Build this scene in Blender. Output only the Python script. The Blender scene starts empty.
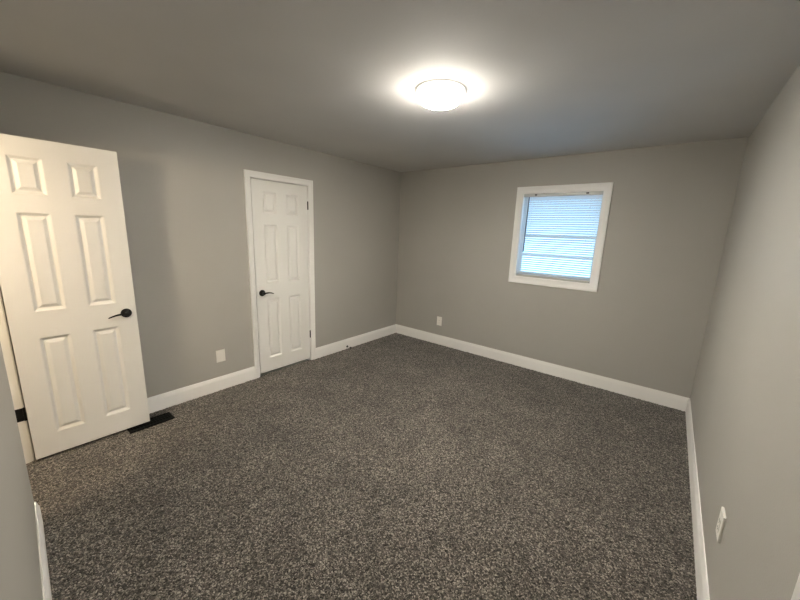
import bpy, bmesh, math, random
import numpy as np
from mathutils import Vector, Matrix
random.seed(4)
sc = bpy.context.scene
COL = sc.collection

# ------------------------------------------------------------------ camera
FPX = 336.716
cam_d = bpy.data.cameras.new('camera')
cam_d.sensor_width = 36.0
cam_d.lens = FPX / 800.0 * 36.0
cam_d.clip_start = 0.02
cam = bpy.data.objects.new('camera', cam_d)
COL.objects.link(cam)
r_ = Vector((0.778674, 0.626483, 0.034427))
u_ = Vector((-0.151163, 0.134065, 0.979376))
f_ = Vector((-0.608947, 0.767819, -0.199094))
m3 = Matrix((r_, u_, -f_)).transposed()
cam.matrix_world = Matrix.Translation((3.274578, -4.0485, 1.588395)) @ m3.to_4x4()
sc.camera = cam

# ------------------------------------------------------------------ world, exposure
world = bpy.data.worlds.new('daylight')
sc.world = world
world.use_nodes = True
bg = world.node_tree.nodes['Background']
bg.inputs['Color'].default_value = (0.37, 0.66, 1.0, 1)
bg.inputs['Strength'].default_value = 7.0
sc.view_settings.view_transform = 'Standard'
sc.view_settings.look = 'None'
sc.view_settings.gamma = 1.0
sc.view_settings.use_curve_mapping = False
sc.view_settings.exposure = 0.0
sc.cycles.use_denoising = True
sc.cycles.max_bounces = 10
sc.cycles.diffuse_bounces = 6
LAMP_STRENGTH = 490
LAMP_COLOR = (1.0, 0.935, 0.825)
LAMP_SIDE = 12.0
RIM_STRENGTH = 1.5
HALL_WATTS = 68
HALL_COLOR = (1.0, 0.81, 0.56)

# the hall's own lamp, beyond the doorway
hl = bpy.data.lights.new('hall_light', 'POINT')
hl.energy = HALL_WATTS
hl.color = HALL_COLOR
hl.shadow_soft_size = 0.055
hlo = bpy.data.objects.new('hall_light', hl)
hlo.location = (1.0, -4.75, 2.045)
COL.objects.link(hlo)

# ------------------------------------------------------------------ dimensions
W, L, H = 3.6137, 4.02, 2.44
TH = 0.16
C1A, C1B, CTOP, CW, HO = -2.3687, -1.5832, 2.1128, 0.058, 0.046      # closet casing, outer
WX0, WX1, WZ0, WZ1, WCW = 1.7593, 2.7155, 1.0323, 2.1389, 0.069
DX, DYH, DYF, DTOP = 0.190, -3.987, -3.3547, 2.058        # open door, visible face
R1 = -3.015                                               # casing on the right wall


# ------------------------------------------------------------------ materials
def new_mat(name):
    m = bpy.data.materials.new(name)
    m.use_nodes = True
    nt = m.node_tree
    return m, nt, nt.nodes['Principled BSDF']


def node(nt, kind, **kw):
    n = nt.nodes.new(kind)
    for k, v in kw.items():
        setattr(n, k, v)
    return n


def paint(name, col, rough, bump_scale=0, bump=0.0, var=0.03, spec=0.5, detail=3):
    m, nt, b = new_mat(name)
    b.inputs['Roughness'].default_value = rough
    b.inputs['Specular IOR Level'].default_value = spec
    tc = node(nt, 'ShaderNodeTexCoord')
    nz = node(nt, 'ShaderNodeTexNoise')
    nz.inputs['Scale'].default_value = 1.7
    nz.inputs['Detail'].default_value = 2
    nt.links.new(tc.outputs['Object'], nz.inputs['Vector'])
    cr = node(nt, 'ShaderNodeValToRGB')
    cr.color_ramp.elements[0].position = 0.3
    cr.color_ramp.elements[1].position = 0.7
    cr.color_ramp.elements[0].color = tuple(c * (1 - var) for c in col) + (1,)
    cr.color_ramp.elements[1].color = tuple(min(1, c * (1 + var)) for c in col) + (1,)
    nt.links.new(nz.outputs['Fac'], cr.inputs['Fac'])
    nt.links.new(cr.outputs['Color'], b.inputs['Base Color'])
    if bump:
        n2 = node(nt, 'ShaderNodeTexNoise')
        n2.inputs['Scale'].default_value = bump_scale
        n2.inputs['Detail'].default_value = detail
        nt.links.new(tc.outputs['Object'], n2.inputs['Vector'])
        bp = node(nt, 'ShaderNodeBump')
        bp.inputs['Strength'].default_value = bump
        bp.inputs['Distance'].default_value = 0.004
        nt.links.new(n2.outputs['Fac'], bp.inputs['Height'])
        nt.links.new(bp.outputs['Normal'], b.inputs['Normal'])
    return m


M_WALL = paint('greige_wall_paint', (0.405, 0.391, 0.357), 0.5, 140, 0.18, 0.02, 0.35)
M_CEIL = paint('white_ceiling_paint', (0.64, 0.63, 0.62), 0.8, 55, 0.14, 0.03, 0.2)
M_TRIM = paint('white_trim_paint', (0.86, 0.85, 0.82), 0.38, 300, 0.03, 0.01)
M_DOOR = paint('white_door_paint', (0.77, 0.76, 0.725), 0.42, 240, 0.02, 0.01)
M_PLATE = paint('white_plastic', (0.82, 0.80, 0.75), 0.3, 0, 0, 0.01)
M_SLOT = paint('dark_slot', (0.02, 0.02, 0.02), 0.7, 0, 0, 0.0, 0.2)
M_VENT = paint('black_vent_enamel', (0.004, 0.004, 0.004), 0.6, 0, 0, 0.0, 0.08)
M_BLACK = paint('matte_black_metal', (0.007, 0.0065, 0.006), 0.5, 0, 0, 0.0, 0.18)
M_RUBBER = paint('black_rubber', (0.012, 0.012, 0.012), 0.7, 0, 0, 0.0)
M_STEEL = paint('brushed_steel', (0.55, 0.54, 0.51), 0.3, 0, 0, 0.0)
M_STEEL.node_tree.nodes['Principled BSDF'].inputs['Metallic'].default_value = 0.9
M_RAIL = paint('blind_rail_enamel', (0.55, 0.55, 0.53), 0.35, 0, 0, 0.0)


def carpet_mat():
    m, nt, b = new_mat('speckled_brown_grey_carpet')
    b.inputs['Roughness'].default_value = 0.85
    b.inputs['Specular IOR Level'].default_value = 0.15
    b.inputs['Sheen Weight'].default_value = 0.22
    b.inputs['Sheen Roughness'].default_value = 0.5
    tc = node(nt, 'ShaderNodeTexCoord')
    vo = node(nt, 'ShaderNodeTexVoronoi')
    vo.inputs['Scale'].default_value = 185
    vo.inputs['Randomness'].default_value = 1.0
    n1 = node(nt, 'ShaderNodeTexNoise')
    n1.inputs['Scale'].default_value = 60
    n1.inputs['Detail'].default_value = 4
    mx = node(nt, 'ShaderNodeMixRGB')
    mx.inputs['Fac'].default_value = 0.02
    nt.links.new(tc.outputs['Object'], n1.inputs['Vector'])
    nt.links.new(tc.outputs['Object'], mx.inputs['Color1'])
    nt.links.new(n1.outputs['Color'], mx.inputs['Color2'])
    nt.links.new(mx.outputs['Color'], vo.inputs['Vector'])
    sx = node(nt, 'ShaderNodeSeparateColor')
    nt.links.new(vo.outputs['Color'], sx.inputs['Color'])
    cr = node(nt, 'ShaderNodeValToRGB')
    e = cr.color_ramp.elements
    e[0].position = 0.0
    e[0].color = (0.010, 0.0085, 0.007, 1)
    e[1].position = 1.0
    e[1].color = (0.37, 0.335, 0.29, 1)
    a = e.new(0.35)
    a.color = (0.042, 0.0365, 0.031, 1)
    a = e.new(0.72)
    a.color = (0.118, 0.103, 0.087, 1)
    nt.links.new(sx.outputs['Red'], cr.inputs['Fac'])
    # worn, brushed patches of pile
    n2 = node(nt, 'ShaderNodeTexNoise')
    n2.inputs['Scale'].default_value = 3.5
    n2.inputs['Detail'].default_value = 3
    nt.links.new(tc.outputs['Object'], n2.inputs['Vector'])
    c2 = node(nt, 'ShaderNodeValToRGB')
    c2.color_ramp.elements[0].position = 0.35
    c2.color_ramp.elements[1].position = 0.65
    c2.color_ramp.elements[0].color = (0.84, 0.84, 0.84, 1)
    c2.color_ramp.elements[1].color = (1.12, 1.12, 1.12, 1)
    nt.links.new(n2.outputs['Fac'], c2.inputs['Fac'])
    mu = node(nt, 'ShaderNodeMixRGB', blend_type='MULTIPLY')
    mu.inputs['Fac'].default_value = 1
    nt.links.new(cr.outputs['Color'], mu.inputs['Color1'])
    nt.links.new(c2.outputs['Color'], mu.inputs['Color2'])
    nt.links.new(mu.outputs['Color'], b.inputs['Base Color'])
    bp = node(nt, 'ShaderNodeBump')
    bp.inputs['Strength'].default_value = 0.5
    bp.inputs['Distance'].default_value = 0.006
    nt.links.new(vo.outputs['Distance'], bp.inputs['Height'])
    bp.invert = True
    nt.links.new(bp.outputs['Normal'], b.inputs['Normal'])
    return m


M_CARPET = carpet_mat()


def glow_mat(name, col, strength):
    m, nt, b = new_mat(name)
    b.inputs['Base Color'].default_value = (0.9, 0.9, 0.88, 1)
    b.inputs['Emission Color'].default_value = tuple(col) + (1,)
    b.inputs['Emission Strength'].default_value = strength
    return m


M_DOME = glow_mat('lit_frosted_dome', LAMP_COLOR, LAMP_STRENGTH)
_nt = M_DOME.node_tree
_g = node(_nt, 'ShaderNodeNewGeometry')
_s = node(_nt, 'ShaderNodeSeparateXYZ')
_nt.links.new(_g.outputs['Normal'], _s.inputs['Vector'])
_m = node(_nt, 'ShaderNodeMapRange')
_m.inputs['From Min'].default_value = 0.0
_m.inputs['From Max'].default_value = -1.0
_m.inputs['To Min'].default_value = LAMP_SIDE
_m.inputs['To Max'].default_value = LAMP_STRENGTH
_p = node(_nt, 'ShaderNodeMath', operation='MULTIPLY')        # z squared, sign kept: the diffuser throws most of its light down
_a = node(_nt, 'ShaderNodeMath', operation='ABSOLUTE')
_nt.links.new(_s.outputs['Z'], _a.inputs[0])
_nt.links.new(_s.outputs['Z'], _p.inputs[0])
_nt.links.new(_a.outputs[0], _p.inputs[1])
_nt.links.new(_p.outputs[0], _m.inputs['Value'])
_nt.links.new(_m.outputs['Result'], _nt.nodes['Principled BSDF'].inputs['Emission Strength'])
M_RIM = glow_mat('lit_frosted_rim', LAMP_COLOR, RIM_STRENGTH)


def slat_mat():
    m, nt, b = new_mat('white_blind_slat')
    out = nt.nodes['Material Output']
    b.inputs['Base Color'].default_value = (0.86, 0.87, 0.86, 1)
    b.inputs['Roughness'].default_value = 0.4
    t = node(nt, 'ShaderNodeBsdfTranslucent')
    t.inputs['Color'].default_value = (0.85, 0.87, 0.88, 1)
    mx = node(nt, 'ShaderNodeMixShader')
    mx.inputs['Fac'].default_value = 0.28
    nt.links.new(b.outputs['BSDF'], mx.inputs[1])
    nt.links.new(t.outputs['BSDF'], mx.inputs[2])
    nt.links.new(mx.outputs['Shader'], out.inputs['Surface'])
    return m


M_SLAT = slat_mat()


def glass_mat():
    m, nt, b = new_mat('clear_window_glass')
    out = nt.nodes['Material Output']
    t = node(nt, 'ShaderNodeBsdfTransparent')
    t.inputs['Color'].default_value = (0.93, 0.96, 0.97, 1)
    g = node(nt, 'ShaderNodeBsdfGlossy')
    g.inputs['Roughness'].default_value = 0.02
    fr = node(nt, 'ShaderNodeFresnel')
    fr.inputs['IOR'].default_value = 1.45
    mx = node(nt, 'ShaderNodeMixShader')
    nt.links.new(fr.outputs['Fac'], mx.inputs['Fac'])
    nt.links.new(t.outputs['BSDF'], mx.inputs[1])
    nt.links.new(g.outputs['BSDF'], mx.inputs[2])
    nt.links.new(mx.outputs['Shader'], out.inputs['Surface'])
    return m


M_GLASS = glass_mat()


# ------------------------------------------------------------------ helpers
def obj(name, bm, mat, parent=None, smooth=False, bevel=0.0, segs=2):
    bmesh.ops.recalc_face_normals(bm, faces=bm.faces)
    me = bpy.data.meshes.new(name)
    bm.to_mesh(me)
    bm.free()
    me.materials.append(mat)
    o = bpy.data.objects.new(name, me)
    COL.objects.link(o)
    if parent:
        o.parent = parent
    if smooth:
        for p in me.polygons:
            p.use_smooth = True
        me.set_sharp_from_angle(angle=math.radians(38))
    if bevel:
        md = o.modifiers.new('bevel', 'BEVEL')
        md.width = bevel
        md.segments = segs
        md.limit_method = 'ANGLE'
        md.angle_limit = math.radians(40)
        md.harden_normals = False
    return o


def tag(o, label=None, cat=None, group=None, kind=None):
    if label:
        o['label'] = label
    if cat:
        o['category'] = cat
    if group:
        o['group'] = group
    if kind:
        o['kind'] = kind
    return o


def empty(name, loc=(0, 0, 0), rz=0.0):
    o = bpy.data.objects.new(name, None)
    o.empty_display_size = 0.1
    o.location = loc
    o.rotation_euler = (0, 0, rz)
    COL.objects.link(o)
    return o


def add_box(bm, x0, x1, y0, y1, z0, z1):
    v = [bm.verts.new((x, y, z)) for x in (x0, x1) for y in (y0, y1) for z in (z0, z1)]
    for q in ((0, 1, 3, 2), (4, 6, 7, 5), (0, 4, 5, 1), (2, 3, 7, 6), (0, 2, 6, 4), (1, 5, 7, 3)):
        bm.faces.new([v[i] for i in q])
    return bm


def box(*a):
    return add_box(bmesh.new(), *a)


def lathe(pts, fn, n=48):
    """revolve (r, h) pairs; fn(a, b, h) places a point."""
    bm = bmesh.new()
    rings = []
    for r, h in pts:
        if r < 1e-6:
            rings.append([bm.verts.new(fn(0, 0, h))])
        else:
            rings.append([bm.verts.new(fn(r * math.cos(2 * math.pi * k / n), r * math.sin(2 * math.pi * k / n), h))
                          for k in range(n)])
    for A, B in zip(rings, rings[1:]):
        for k in range(n):
            k2 = (k + 1) % n
            if len(A) == 1 and len(B) == 1:
                continue
            if len(A) == 1:
                bm.faces.new((A[0], B[k], B[k2]))
            elif len(B) == 1:
                bm.faces.new((A[k], A[k2], B[0]))
            else:
                bm.faces.new((A[k], A[k2], B[k2], B[k]))
    for R in (rings[0], rings[-1]):
        if len(R) > 1:
            bm.faces.new(R)
    return bm


def tube(path, radii, n=12, flat=1.0, up=Vector((0, 0, 1))):
    bm = bmesh.new()
    rings = []
    P = [Vector(p) for p in path]
    for i, p in enumerate(P):
        t = (P[min(i + 1, len(P) - 1)] - P[max(i - 1, 0)]).normalized()
        s = t.cross(up)
        if s.length < 1e-4:
            s = t.cross(Vector((1, 0, 0)))
        s.normalize()
        w = s.cross(t)
        r = radii[i] if isinstance(radii, (list, tuple)) else radii
        rings.append([bm.verts.new(p + (s * math.cos(a) * flat + w * math.sin(a)) * r)
                      for a in [2 * math.pi * k / n for k in range(n)]])
    for A, B in zip(rings, rings[1:]):
        for k in range(n):
            bm.faces.new((A[k], A[(k + 1) % n], B[(k + 1) % n], B[k]))
    bm.faces.new(rings[0])
    bm.faces.new(rings[-1])
    return bm


def slab(us, vs, holes, fn, t):
    """a connected wall: a grid of cells over us x vs, with cells in HOLES left open, T thick. fn(u, v, d) places a point."""
    bm = bmesh.new()
    V = {}

    def vert(i, j, k):
        if (i, j, k) not in V:
            V[(i, j, k)] = bm.verts.new(fn(us[i], vs[j], t * k))
        return V[(i, j, k)]
    solid = {(i, j) for i in range(len(us) - 1) for j in range(len(vs) - 1)} - set(holes)
    for i, j in solid:
        for k in (0, 1):
            bm.faces.new([vert(i, j, k), vert(i + 1, j, k), vert(i + 1, j + 1, k), vert(i, j + 1, k)])
        for (di, dj), (a, b) in (((-1, 0), ((0, 0), (0, 1))), ((1, 0), ((1, 0), (1, 1))),
                                 ((0, -1), ((0, 0), (1, 0))), ((0, 1), ((0, 1), (1, 1)))):
            if (i + di, j + dj) not in solid:
                bm.faces.new([vert(i + a[0], j + a[1], 0), vert(i + b[0], j + b[1], 0),
                              vert(i + b[0], j + b[1], 1), vert(i + a[0], j + a[1], 1)])
    return bm


def sweep_mitre(corners, profile, fn, closed):
    """sweep PROFILE (u outward, t off the wall) round CORNERS ((s, z), their inner line) with mitred joints."""
    bm = bmesh.new()
    n = len(corners)
    C = [Vector(c) for c in corners]
    rings = []
    for i, c in enumerate(C):
        prv = C[(i - 1) % n] if (closed or i > 0) else None
        nxt = C[(i + 1) % n] if (closed or i < n - 1) else None

        def nrm(a, b):
            d = (b - a).normalized()
            return Vector((-d.y, d.x))
        if prv is None:
            off = nrm(c, nxt)
        elif nxt is None:
            off = nrm(prv, c)
        else:
            n1, n2 = nrm(prv, c), nrm(c, nxt)
            off = (n1 + n2) / (1 + n1.dot(n2))
        rings.append([bm.verts.new(fn(*(c + off * u), t)) for u, t in profile])
    for i in range(n if closed else n - 1):
        A, B = rings[i], rings[(i + 1) % n]
        for k in range(len(profile)):
            k2 = (k + 1) % len(profile)
            bm.faces.new((A[k], A[k2], B[k2], B[k]))
    if not closed:
        bm.faces.new(rings[0])
        bm.faces.new(rings[-1])
    return bm


def extrude_profile(profile, fn, s0, s1):
    bm = bmesh.new()
    A = [bm.verts.new(fn(s0, d, z)) for d, z in profile]
    B = [bm.verts.new(fn(s1, d, z)) for d, z in profile]
    n = len(profile)
    for k in range(n):
        bm.faces.new((A[k], A[(k + 1) % n], B[(k + 1) % n], B[k]))
    bm.faces.new(A)
    bm.faces.new(B)
    return bm


def structure(o, label, cat):
    return tag(o, label, cat, kind='structure')


# ------------------------------------------------------------------ room shell
def carpet_floor():
    x0, x1, y0, y1 = -0.02, W + 0.02, -4.30, 0.02
    st = 0.0085
    nx, ny = int((x1 - x0) / st), int((y1 - y0) / st)
    rng = np.random.default_rng(7)
    gx, gy = np.meshgrid(np.linspace(x0, x1, nx), np.linspace(y0, y1, ny), indexing='ij')
    jx = gx + rng.uniform(-.3, .3, gx.shape) * st
    jy = gy + rng.uniform(-.3, .3, gx.shape) * st
    z = -rng.uniform(0, 0.0065, gx.shape)
    co = np.stack([jx, jy, z], -1).reshape(-1, 3)
    idx = np.arange(nx * ny).reshape(nx, ny)
    q = np.stack([idx[:-1, :-1], idx[1:, :-1], idx[1:, 1:], idx[:-1, 1:]], -1).reshape(-1, 4)
    me = bpy.data.meshes.new('floor')
    me.vertices.add(len(co))
    me.vertices.foreach_set('co', co.ravel())
    me.loops.add(q.size)
    me.loops.foreach_set('vertex_index', q.ravel())
    me.polygons.add(len(q))
    me.polygons.foreach_set('loop_start', np.arange(0, q.size, 4))
    me.update(calc_edges=True)
    me.validate()
    for p in me.polygons:
        p.use_smooth = True
    me.materials.append(M_CARPET)
    o = bpy.data.objects.new('floor', me)
    COL.objects.link(o)
    return o


structure(carpet_floor(), 'speckled dark brown and grey carpet covering the whole floor', 'floor')
structure(obj('ceiling', box(-0.3, W + 0.3, -4.30, 0.3, H, H + 0.1), M_CEIL),
          'flat white textured ceiling around the round light', 'ceiling')

CA, CB = C1A + HO, C1B - HO           # closet opening
CT = CTOP - HO
structure(obj('wall_left', slab([-4.30, CA, CB, 0.0], [-0.03, -0.012, CT, H], [(1, 1)],
                                lambda y, z, d: (-d, y, z), TH), M_WALL),
          'greige wall on the left, holding the closed white closet door', 'wall')
wx0, wx1, wz0, wz1 = WX0 + WCW, WX1 - WCW, WZ0 + WCW, WZ1 - WCW
structure(obj('wall_back', slab([-TH, wx0, wx1, W + TH], [-0.03, wz0, wz1, H], [(1, 1)],
                                lambda x, z, d: (x, d, z), TH), M_WALL),
          'greige wall opposite the camera, holding the small window', 'wall')
RA, RB, RT = R1 - HO, R1 - HO - 0.70, CT
structure(obj('wall_right', slab([-4.30, RB, RA, 0.0], [-0.03, -0.012, RT, H], [(1, 1)],
                                 lambda y, z, d: (W + d, y, z), TH), M_WALL),
          'greige wall along the right edge of the view', 'wall')
# front wall: the long stretch the camera stands against, and the piece over the doorway
FX0, SL = 0.87, -0.046
JX = 0.155                             # hinge side jamb face


def fy(x):
    return -4.037 + SL * (x - FX0)


structure(obj('wall_front', slab([-TH, JX - 0.02, FX0, W + TH], [-0.03, -0.012, 2.092, H], [(1, 1)],
                                 lambda x, z, d: (x, (fy(x) if x > 0.5 else -4.0) - d, z), 0.125), M_WALL),
          'greige wall end at the near left edge, beside the open doorway', 'wall')

# hall beyond the doorway
structure(obj('floor.001', box(-0.3, 2.6, -5.6, -4.30, -0.03, -0.003), M_CARPET),
          'carpet of the hall beyond the open doorway', 'floor')
structure(obj('ceiling.001', box(-0.3, 2.6, -5.6, -4.165, 2.30, 2.36), M_CEIL), 'low ceiling of the hall beyond the doorway', 'ceiling')
structure(obj('wall_hall', slab([-0.3, 2.6], [-0.03, 2.33], [], lambda x, z, d: (x, -5.5 - d, z), 0.1), M_WALL),
          'far wall of the hall beyond the doorway', 'wall')
structure(obj('wall_hall.001', slab([-5.5, -4.165], [-0.03, 2.33], [], lambda y, z, d: (-0.2 - d, y, z), 0.1), M_WALL),
          'left end wall of the hall beyond the doorway', 'wall')
structure(obj('wall_hall.002', slab([-5.5, -4.20], [-0.03, 2.33], [], lambda y, z, d: (2.4 + d, y, z), 0.1), M_WALL),
          'right end wall of the hall beyond the doorway', 'wall')

structure(obj('wall_light_block', box(-TH - 0.06, -TH - 0.001, CA - 0.1, CB + 0.1, -0.03, CT + 0.1), M_WALL),
          'unseen panel added behind the closet door to block stray daylight', 'wall')  # added backing, keeps outside light from leaking through the door gaps
structure(obj('wall_light_block.001', box(W + TH + 0.001, W + TH + 0.06, RB - 0.1, RA + 0.1, -0.03, RT + 0.1), M_WALL),
          'unseen panel added behind the lower right door to block stray daylight', 'wall')  # same added light-blocking backing for the right-hand door

# ------------------------------------------------------------------ baseboards
BB = [(0, -0.008), (0.014, -0.008), (0.014, 0.098), (0.0135, 0.104), (0.0105, 0.111), (0.0095, 0.118),
      (0.007, 0.126), (0.005, 0.135), (0, 0.135)]
structure(obj('baseboard_left', extrude_profile(BB, lambda s, d, z: (d, s, z), C1B, -0.0), M_TRIM, smooth=True),
          'white baseboard between the closet door and the far left corner', 'baseboard')
structure(obj('baseboard_left.001', extrude_profile(BB, lambda s, d, z: (d, s, z), -4.0, C1A), M_TRIM, smooth=True),
          'white baseboard running from behind the open door to the closet casing', 'baseboard')
structure(obj('baseboard_back', extrude_profile(BB, lambda s, d, z: (s, -d, z), 0.0, W), M_TRIM, smooth=True),
          'white baseboard along the wall below the window', 'baseboard')
structure(obj('baseboard_right', extrude_profile(BB, lambda s, d, z: (W - d, s, z), R1, 0.0), M_TRIM, smooth=True),
          'white baseboard along the right-hand wall', 'baseboard')
structure(obj('baseboard_front', extrude_profile(BB, lambda s, d, z: (s, fy(s) + d * 1.15, z), FX0, W - 0.014), M_TRIM, smooth=True),
          'white baseboard on the near wall end at the lower left', 'baseboard')

# ------------------------------------------------------------------ casings
CAS = [(0.0, 0), (0.0, 0.007), (0.004, 0.0095), (0.012, 0.0105), (0.030, 0.0115), (0.040, 0.0125), (0.046, 0.0165),
       (CW - 0.003, 0.0175), (CW, 0.0155), (CW, 0)]


def doorway_trim(name, a, b, top, fn, depth, label):
    """door lining (jambs, head, stop) and mitred casing round an opening a..b (a < b along the wall)."""
    root = empty(name)
    structure(root, label, 'door frame')
    rv = 0.012
    obj('casing', sweep_mitre([(a + rv, -0.008), (a + rv, top - rv), (b - rv, top - rv), (b - rv, -0.008)], CAS,
                              lambda s, z, t: fn(s, z, -t), False), M_TRIM, root, smooth=True)
    jt = 0.016
    bm = bmesh.new()
    P = [(a, -0.010), (a, top), (b, top), (b, -0.010)]
    Q = [(a + jt, -0.010), (a + jt, top - jt), (b - jt, top - jt), (b - jt, -0.010)]
    vs = [[bm.verts.new(fn(s, z, d)) for (s, z) in R for d in (0.0, depth)] for R in (P, Q)]
    o_, i_ = vs
    for k in range(3):
        for Rr in (o_, i_):
            bm.faces.new((Rr[2 * k], Rr[2 * k + 1], Rr[2 * k + 3], Rr[2 * k + 2]))
        for d in (0, 1):
            bm.faces.new((o_[2 * k + d], o_[2 * k + 2 + d], i_[2 * k + 2 + d], i_[2 * k + d]))
    for k in (0, 3):
        bm.faces.new((o_[2 * k], o_[2 * k + 1], i_[2 * k + 1], i_[2 * k]))
    obj('jamb', bm, M_TRIM, root)
    return root


doorway_trim('trim_1', CA, CB, CT, lambda s, z, d: (-d, s, z), 0.10,
             'white painted casing around the closed closet door')
doorway_trim('trim_2', RB, RA, RT, lambda s, z, d: (W + d, s, z), 0.10,
             'white door casing at the lower right edge on the right wall')
# entry doorway: lining on the hinge side and over the head, with its stop
root = structure(empty('trim_3'), 'white door jamb at the left edge, beside the open door', 'door frame')
obj('jamb', box(JX - 0.02, JX, -4.128, -3.998, -0.01, 2.092), M_TRIM, root, bevel=0.002)
obj('stop', box(JX, JX + 0.011, -4.085, -4.042, -0.008, 2.07), M_TRIM, root, bevel=0.003)
obj('head', box(JX, FX0 - 0.001, -4.128, -4.002, 2.072, 2.091), M_TRIM, root, bevel=0.002)
bm = sweep_mitre([(JX - 0.006, -0.008), (JX - 0.006, 2.092)], CAS, lambda s, z, t: (s, -4.0 + t, z), False)
obj('casing', bm, M_TRIM, root, smooth=True)


# ------------------------------------------------------------------ six-panel doors
def panel_cuts(w):
    st = 0.113 * w / 0.635
    mu = 0.108 * w / 0.635
    pw = (w - 2 * st - mu) / 2
    return [0, st, st + pw, st + pw + mu, w - st, w]


PV = [0.0, 0.152, 0.820, 0.992, 1.606, 1.712, 1.932, 2.040]     # up the leaf, on a 2.04 m leaf
PROF = [(0.0, 0.0), (0.004, -0.0015), (0.017, -0.0150), (0.023, -0.0155), (0.042, -0.0030), (0.046, -0.0028)]


def leaf_mesh(w, h, t):
    """leaf in its own frame: x across 0..w, z up 0..h, face at y=0, back at y=-t."""
    us = panel_cuts(w)
    vs = [v * h / 2.04 for v in PV]
    panels = {(i, j) for i in (1, 3) for j in (1, 3, 5)}
    bm = bmesh.new()
    for side in (0, 1):
        V = {}

        def P(u, v, d):
            return (u, d if side == 0 else -t - d, v)

        def vert(i, j):
            if (i, j) not in V:
                V[(i, j)] = bm.verts.new(P(us[i], vs[j], 0))
            return V[(i, j)]
        for i in range(5):
            for j in range(7):
                c = [vert(i, j), vert(i + 1, j), vert(i + 1, j + 1), vert(i, j + 1)]
                if (i, j) not in panels:
                    bm.faces.new(c)
                    continue
                prev = c
                for o, d in PROF[1:]:
                    cur = [bm.verts.new(P(us[i + a] + (o if a == 0 else -o), vs[j + b] + (o if b == 0 else -o), d))
                           for a, b in ((0, 0), (1, 0), (1, 1), (0, 1))]
                    for k in range(4):
                        bm.faces.new((prev[k], prev[(k + 1) % 4], cur[(k + 1) % 4], cur[k]))
                    prev = cur
                bm.faces.new(prev)
        if side == 0:
            first = V
    loop = [(i, 0) for i in range(6)] + [(5, j) for j in range(1, 8)] + [(i, 7) for i in range(4, -1, -1)] + \
           [(0, j) for j in range(6, 0, -1)]
    for k in range(len(loop)):
        a, b = loop[k], loop[(k + 1) % len(loop)]
        bm.faces.new((first[a], first[b], V[b], V[a]))
    return bm


def lever_handle(parent, u, z, dirn, side, t):
    """round rosette and curved drooping lever; dirn: +1 lever runs towards +x of the leaf; side +1 on the face."""
    y0 = 0.0 if side > 0 else -t
    s = side
    ros = obj('door_handle', lathe([(0.0, 0.0), (0.033, 0.0), (0.033, 0.006), (0.030, 0.010), (0.018, 0.012), (0.013, 0.016),
                                    (0.0115, 0.034), (0.0135, 0.038), (0.0135, 0.052), (0.009, 0.056), (0.0, 0.0565)],
                                   lambda a, b, h: (u + a, y0 + s * h, z + b), 40), M_BLACK, parent, smooth=True)
    path, rad = [], []
    for k in range(15):
        q = k / 14
        path.append((u + dirn * (0.004 + 0.108 * q), y0 + s * (0.046 + 0.010 * math.sin(q * 2.6) - 0.012 * q * q),
                     z + 0.006 * math.sin(q * math.pi) - 0.016 * q ** 2.2))
        rad.append(0.0090 - 0.0045 * q - (0.0025 if k == 14 else 0))
    obj('lever', tube(path, rad, 14, 0.62), M_BLACK, ros, smooth=True)
    return ros


def hinge_knuckle(parent, x, y, z, h=0.089):
    hg = obj('hinge', tube([(x, y, z - h / 2), (x, y, z + h / 2)], 0.0065, 14, up=Vector((0, 1, 0))), M_BLACK, parent, smooth=True)
    return hg


def six_panel_door(name, w, h, loc, rz, label):
    root = empty(name, loc, rz)
    structure(root, label, 'door')
    obj('leaf', leaf_mesh(w, h, 0.035), M_DOOR, root, bevel=0.0012, segs=1)
    return root


# door_1: the open bedroom door. Its frame: x from the hinge (south) to the free edge, face towards +X of the room
DW = DYF - DYH
d1 = six_panel_door('door_1', DW, DTOP - 0.018, (DX - 0.035, DYH, 0.018), math.radians(90), 'white six-panel door standing open against the left wall')

lever_handle(d1, DW - 0.062, 0.910, -1, -1, 0.035)
lever_handle(d1, DW - 0.062, 0.910, -1, 1, 0.035)
obj('latch_plate', box(DW - 0.001, DW + 0.0012, -0.030, -0.005, 0.882, 0.938), M_BLACK, d1)
JXL = -(JX - (DX - 0.035))              # jamb face in the leaf's frame (local y)
for z in (0.325, 1.815):
    hg = hinge_knuckle(d1, -0.0085, JXL - 0.002, z)
    obj('hinge_plate', box(-0.050, -0.011, JXL - 0.0022, JXL - 0.0002, z - 0.044, z + 0.044), M_BLACK, hg)

# door_2: the closed closet door, hinged on its right
CW2 = (CB - CA) - 2 * (0.016 + 0.0065)
d2 = six_panel_door('door_2', CW2, CT - 0.016 - 0.006 - 0.026, (-0.039, CA + 0.0225, 0.026), math.radians(90),
                    'narrow white six-panel closet door, closed in the left wall')
lever_handle(d2, 0.062, 0.883, 1, -1, 0.035)
for z in (0.308, 1.812):
    hinge_knuckle(d2, CW2 + 0.003, -0.040, z)

# door_3: closed door in the casing at the lower right
d3 = six_panel_door('door_3', (RA - RB) - 0.038, RT - 0.035, (W + 0.045, RA - 0.019, 0.016), math.radians(-90),
                    'white six-panel door within the casing on the right wall')

# ------------------------------------------------------------------ window
win = structure(empty('window_1', ((wx0 + wx1) / 2, 0, wz0)), 'small white double-hung window in the far wall', 'window')
win_inv = Matrix.Translation((-(wx0 + wx1) / 2, 0, -wz0))


def wpart(name, bm, mat, parent=win, **k):
    bm.transform(win_inv)
    return obj(name, bm, mat, parent, **k)


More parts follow.
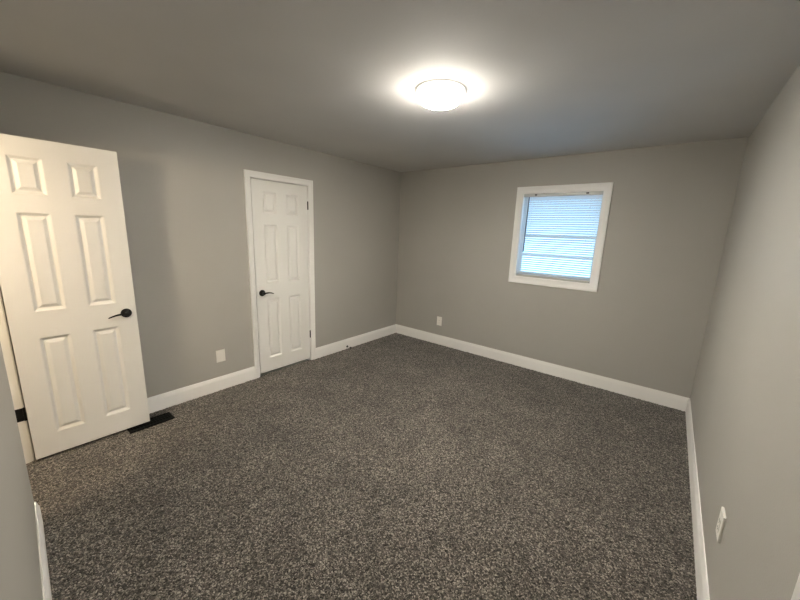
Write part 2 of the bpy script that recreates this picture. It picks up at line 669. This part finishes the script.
WC = [(-0.006, 0), (-0.006, 0.008), (0.0, 0.011), (0.012, 0.0115), (0.046, 0.0135), (0.054, 0.0185), (WCW - 0.003, 0.0200),
      (WCW, 0.018), (WCW, 0)]
wpart('casing', sweep_mitre([(wx0, wz0), (wx0, wz1), (wx1, wz1), (wx1, wz0)], WC, lambda s, z, t: (s, -t, z), True), M_TRIM, smooth=True)


def ring(x0, x1, z0, z1, wl, wr, wb, wt, y0, y1):
    bm = bmesh.new()
    O = [(x0, z0), (x1, z0), (x1, z1), (x0, z1)]
    I = [(x0 + wl, z0 + wb), (x1 - wr, z0 + wb), (x1 - wr, z1 - wt), (x0 + wl, z1 - wt)]
    v = [[bm.verts.new((x, y, z)) for x, z in R] for R in (O, I) for y in (y0, y1)]
    of, ob, i_f, ib = v
    for k in range(4):
        j = (k + 1) % 4
        bm.faces.new((of[k], of[j], i_f[j], i_f[k]))
        bm.faces.new((ob[k], ob[j], ib[j], ib[k]))
        bm.faces.new((of[k], of[j], ob[j], ob[k]))
        bm.faces.new((i_f[k], i_f[j], ib[j], ib[k]))
    return bm


wpart('jamb', ring(wx0, wx1, wz0, wz1, 0.007, 0.007, 0.010, 0.008, 0.0, TH), M_TRIM)
zm = (wz0 + wz1) / 2
ix0, ix1 = wx0 + 0.007, wx1 - 0.007


def sash(name, z0, z1, y0, wb, wt):
    s = wpart(name, ring(ix0, ix1, z0, z1, 0.026, 0.026, wb, wt, y0, y0 + 0.032), M_TRIM, bevel=0.002, segs=1)
    zc = (z0 + wb + z1 - wt) / 2
    wpart('muntin', box(ix0 + 0.025, ix1 - 0.025, y0 + 0.004, y0 + 0.028, zc - 0.008, zc + 0.008), M_TRIM, s)
    wpart('pane', box(ix0 + 0.024, ix1 - 0.024, y0 + 0.014, y0 + 0.018, z0 + wb - 0.002, z1 - wt + 0.002), M_GLASS, s)
    return s


sash('upper_sash', zm - 0.012, wz1 - 0.008, 0.110, 0.024, 0.045)
lo = sash('lower_sash', wz0 + 0.010, zm + 0.012, 0.074, 0.050, 0.024)
wpart('sash_lock', box((wx0 + wx1) / 2 - 0.03, (wx0 + wx1) / 2 + 0.03, 0.076, 0.100, zm + 0.012, zm + 0.022), M_RAIL, lo, bevel=0.004)

# ------------------------------------------------------------------ mini blind, hung inside the window opening
bx0, bx1 = ix0 + 0.003, ix1 - 0.003
BY = 0.015
bl = tag(empty('window_blind', ((wx0 + wx1) / 2, BY, wz0)), 'white horizontal mini blind hanging lowered in the window', 'blind')
bl_inv = Matrix.Translation((-(wx0 + wx1) / 2, -BY, -wz0))


def bpart(name, bm, mat, parent=bl, **k):
    bm.transform(bl_inv)
    return obj(name, bm, mat, parent, **k)


ztop = wz1 - 0.010
hr = bpart('head_rail', box(bx0, bx1, BY - 0.014, BY + 0.014, ztop - 0.034, ztop), M_RAIL, bevel=0.003)
for cx in (wx0 + 0.145, wx1 - 0.150):
    bpart('cord_clip', box(cx - 0.013, cx + 0.013, BY - 0.0175, BY - 0.012, ztop - 0.020, ztop - 0.006), M_SLOT, hr, bevel=0.002)
zb = wz0 + 0.024
br = bpart('bottom_rail', box(bx0 + 0.003, bx1 - 0.003, BY - 0.012, BY + 0.012, zb - 0.012, zb + 0.012), M_RAIL, bevel=0.004)
NS = 37
zs0, zs1 = zb + 0.022, ztop - 0.043
TILT = math.radians(41)
ladder_x = [wx0 + 0.11, (wx0 + wx1) / 2, wx1 - 0.11]


def slat_bm(zc):
    bm = bmesh.new()
    pr = []
    n = 6
    for k in range(n + 1):
        q = k / n * 2 - 1
        d, hgt = q * 0.0155, 0.0019 * (1 - q * q)
        y = d * math.cos(TILT) + hgt * math.sin(TILT)
        z = -d * math.sin(TILT) + hgt * math.cos(TILT)       # room edge (d<0) is the higher one
        pr.append((y, z))
    th = 0.0004
    pts = [(y, z + th) for y, z in pr] + [(y, z - th) for y, z in reversed(pr)]
    return extrude_profile(pts, lambda s, y, z: (s, BY + y, zc + z), bx0 + 0.003, bx1 - 0.003)


sl0 = None
for k in range(NS):
    zc = zs0 + (zs1 - zs0) * k / (NS - 1)
    if sl0 is None:
        sl0 = bpart('slat', slat_bm(zs0), M_SLAT, smooth=True)
    else:
        c = sl0.copy()
        COL.objects.link(c)
        c.parent = bl
        c.location = (0, 0, zc - zs0)
for lx in ladder_x:
    for s in (-1, 1):
        bpart('ladder_cord', box(lx - 0.0006, lx + 0.0006, BY + s * 0.0118 - 0.0006, BY + s * 0.0118 + 0.0006, zb, ztop - 0.02), M_PLATE)
wx = wx0 + 0.075
bpart('tilt_wand', tube([(wx, BY - 0.022, ztop - 0.035), (wx - 0.002, BY - 0.024, ztop - 0.30), (wx - 0.004, BY - 0.024, ztop - 0.655)],
                        0.0055, 8), paint('clear_grey_wand', (0.10, 0.10, 0.11), 0.3, 0, 0, 0), bl)
bpart('lift_cord', tube([(wx1 - 0.05, BY - 0.02, ztop - 0.03), (wx1 - 0.049, BY - 0.021, ztop - 0.62)], 0.0014, 6), M_PLATE)

# ------------------------------------------------------------------ ceiling light
LX, LY = 2.024, -2.145
lt = tag(empty('ceiling_light', (LX, LY, H)), 'lit round white flush-mount light on the ceiling', 'light')


def lpt(a, b, h):
    return (a, b, -h)


obj('rim', lathe([(0.0, 0.0), (0.140, 0.0), (0.147, 0.005), (0.149, 0.012), (0.147, 0.018), (0.140, 0.021), (0.0, 0.021)],
                 lpt, 64), M_RIM, lt, smooth=True)
obj('diffuser', lathe([(0.0, 0.0215), (0.133, 0.0215), (0.1345, 0.030), (0.1335, 0.042), (0.128, 0.056), (0.115, 0.069),
                       (0.092, 0.079), (0.058, 0.0855), (0.025, 0.0875), (0.0, 0.088)], lpt, 64), M_DOME, lt, smooth=True)


# ------------------------------------------------------------------ wall plates
def wall_plate(loc, rz, label, kind, w=0.080, h=0.124, t=0.006):
    '''plate in its own frame: faces local -y, wall at y=0.'''
    root = tag(empty('wall_plate' if kind == 'blank' else 'outlet', loc, rz), label, 'wall plate' if kind == 'blank' else 'outlet')
    obj('cover_plate', box(-w / 2, w / 2, -t, 0.0005, -h / 2, h / 2), M_PLATE, root, bevel=0.0025)
    if kind == 'decorator':
        rc = obj('receptacle', box(-0.0165, 0.0165, -t - 0.002, -t + 0.001, -0.033, 0.033), M_PLATE, root, bevel=0.0012)
        for zc in (-0.017, 0.017):
            for dx, hh in ((-0.006, 0.0045), (0.006, 0.0035)):
                obj('slot', box(dx - 0.0009, dx + 0.0009, -t - 0.0026, -t - 0.001, zc - hh, zc + hh), M_SLOT, rc)
            obj('ground_hole', lathe([(0.0, -0.0006), (0.0022, -0.0006), (0.0022, 0.001), (0.0, 0.001)],
                                     lambda a, b, q: (a, -t - 0.002 + q, zc - 0.010 + b), 12), M_SLOT, rc)
    elif kind == 'duplex':
        for zc in (-0.0195, 0.0195):
            rc = obj('receptacle', lathe([(0.0, 0.0), (0.0168, 0.0), (0.0168, 0.0025), (0.0158, 0.0035), (0.0, 0.0035)],
                                         lambda a, b, q: (a, -t + 0.0005 - q, zc + max(-0.0138, min(0.0138, b))), 32), M_PLATE, root)
            for dx, hh in ((-0.0063, 0.0045), (0.0063, 0.0035)):
                obj('slot', box(dx - 0.0009, dx + 0.0009, -t - 0.0036, -t - 0.002, zc + 0.003 - hh, zc + 0.003 + hh), M_SLOT, rc)
        obj('screw', lathe([(0.0, 0.0), (0.003, 0.0), (0.0022, 0.001), (0.0, 0.0012)],
                           lambda a, b, q: (a, -t - q, b), 14), M_STEEL, root)
    else:
        for zc in (-0.042, 0.042):
            obj('screw', lathe([(0.0, 0.0), (0.0032, 0.0), (0.0024, 0.001), (0.0, 0.0012)],
                               lambda a, b, q: (a, -t - q, zc + b), 14), M_PLATE, root)
    return root


wall_plate((0.0, -2.698, 0.345), math.radians(90), 'blank white wall plate low between the open door and the closet door', 'blank', 0.084, 0.122)
wall_plate((0.803, 0.0, 0.342), 0.0, 'white outlet low on the far wall, near the left corner', 'decorator', 0.080, 0.130)
wall_plate((W, -2.222, 0.415), math.radians(-90), 'white outlet low on the right-hand wall', 'decorator', 0.080, 0.122, 0.009)

# ------------------------------------------------------------------ floor register
VX0, VX1, VY0, VY1 = 0.112, 0.252, -3.500, -3.198
vt = tag(empty('floor_vent', ((VX0 + VX1) / 2, (VY0 + VY1) / 2, 0.0)), 'black metal floor vent set in the carpet under the open door', 'vent')
hx, hy = (VX1 - VX0) / 2, (VY1 - VY0) / 2
bm = bmesh.new()
R3 = [((hx, hy), -0.002), ((hx, hy), 0.0025), ((hx - 0.006, hy - 0.006), 0.006), ((hx - 0.018, hy - 0.018), 0.006), ((hx - 0.018, hy - 0.018), -0.002)]
rg = [[bm.verts.new((sx * a, sy * b, z)) for sx, sy in ((-1, -1), (1, -1), (1, 1), (-1, 1))] for (a, b), z in R3]
for A, B in zip(rg, rg[1:] + rg[:1]):
    for k in range(4):
        bm.faces.new((A[k], A[(k + 1) % 4], B[(k + 1) % 4], B[k]))
obj('frame', bm, M_VENT, vt)
obj('duct_opening', box(-hx + 0.016, hx - 0.016, -hy + 0.016, hy - 0.016, -0.010, 0.0006), M_VENT, vt)
lv = None
for r in (-1, 0, 1):
    for k in range(12):
        if lv is None:
            lv = obj('louver', box(-0.0155, 0.0155, -0.0018, 0.0018, 0.0004, 0.0050), M_VENT, vt)
            c = lv
        else:
            c = lv.copy()
            COL.objects.link(c)
            c.parent = vt
        c.location = (r * 0.0345, -hy + 0.032 + (2 * hy - 0.064) * k / 11, 0)
        c.rotation_euler = (0, 0, 0)
for x in (-0.01725, 0.01725):
    obj('divider', box(x - 0.002, x + 0.002, -hy + 0.017, hy - 0.017, 0.0004, 0.0055), M_VENT, vt)

# ------------------------------------------------------------------ door stop on the baseboard
DSY, DSZ = -1.06, 0.030
ds = tag(empty('door_stop', (0.014, DSY, DSZ)), 'small black door stop on the baseboard right of the closet door', 'door stop')
obj('base', lathe([(0.0, -0.0006), (0.0135, -0.0006), (0.0135, 0.004), (0.009, 0.010), (0.006, 0.012), (0.0, 0.012)],
                  lambda a, b, h: (h, a, b), 24), M_BLACK, ds, smooth=True)
obj('shaft', lathe([(0.0, 0.010), (0.0042, 0.010), (0.0042, 0.062), (0.0, 0.062)], lambda a, b, h: (h, a, b - h * 0.02), 16), M_STEEL, ds, smooth=True)
obj('bumper', lathe([(0.0, 0.060), (0.0095, 0.060), (0.0115, 0.064), (0.0115, 0.076), (0.009, 0.080), (0.0, 0.081)],
                    lambda a, b, h: (h, a, b - h * 0.02), 24), M_RUBBER, ds, smooth=True)
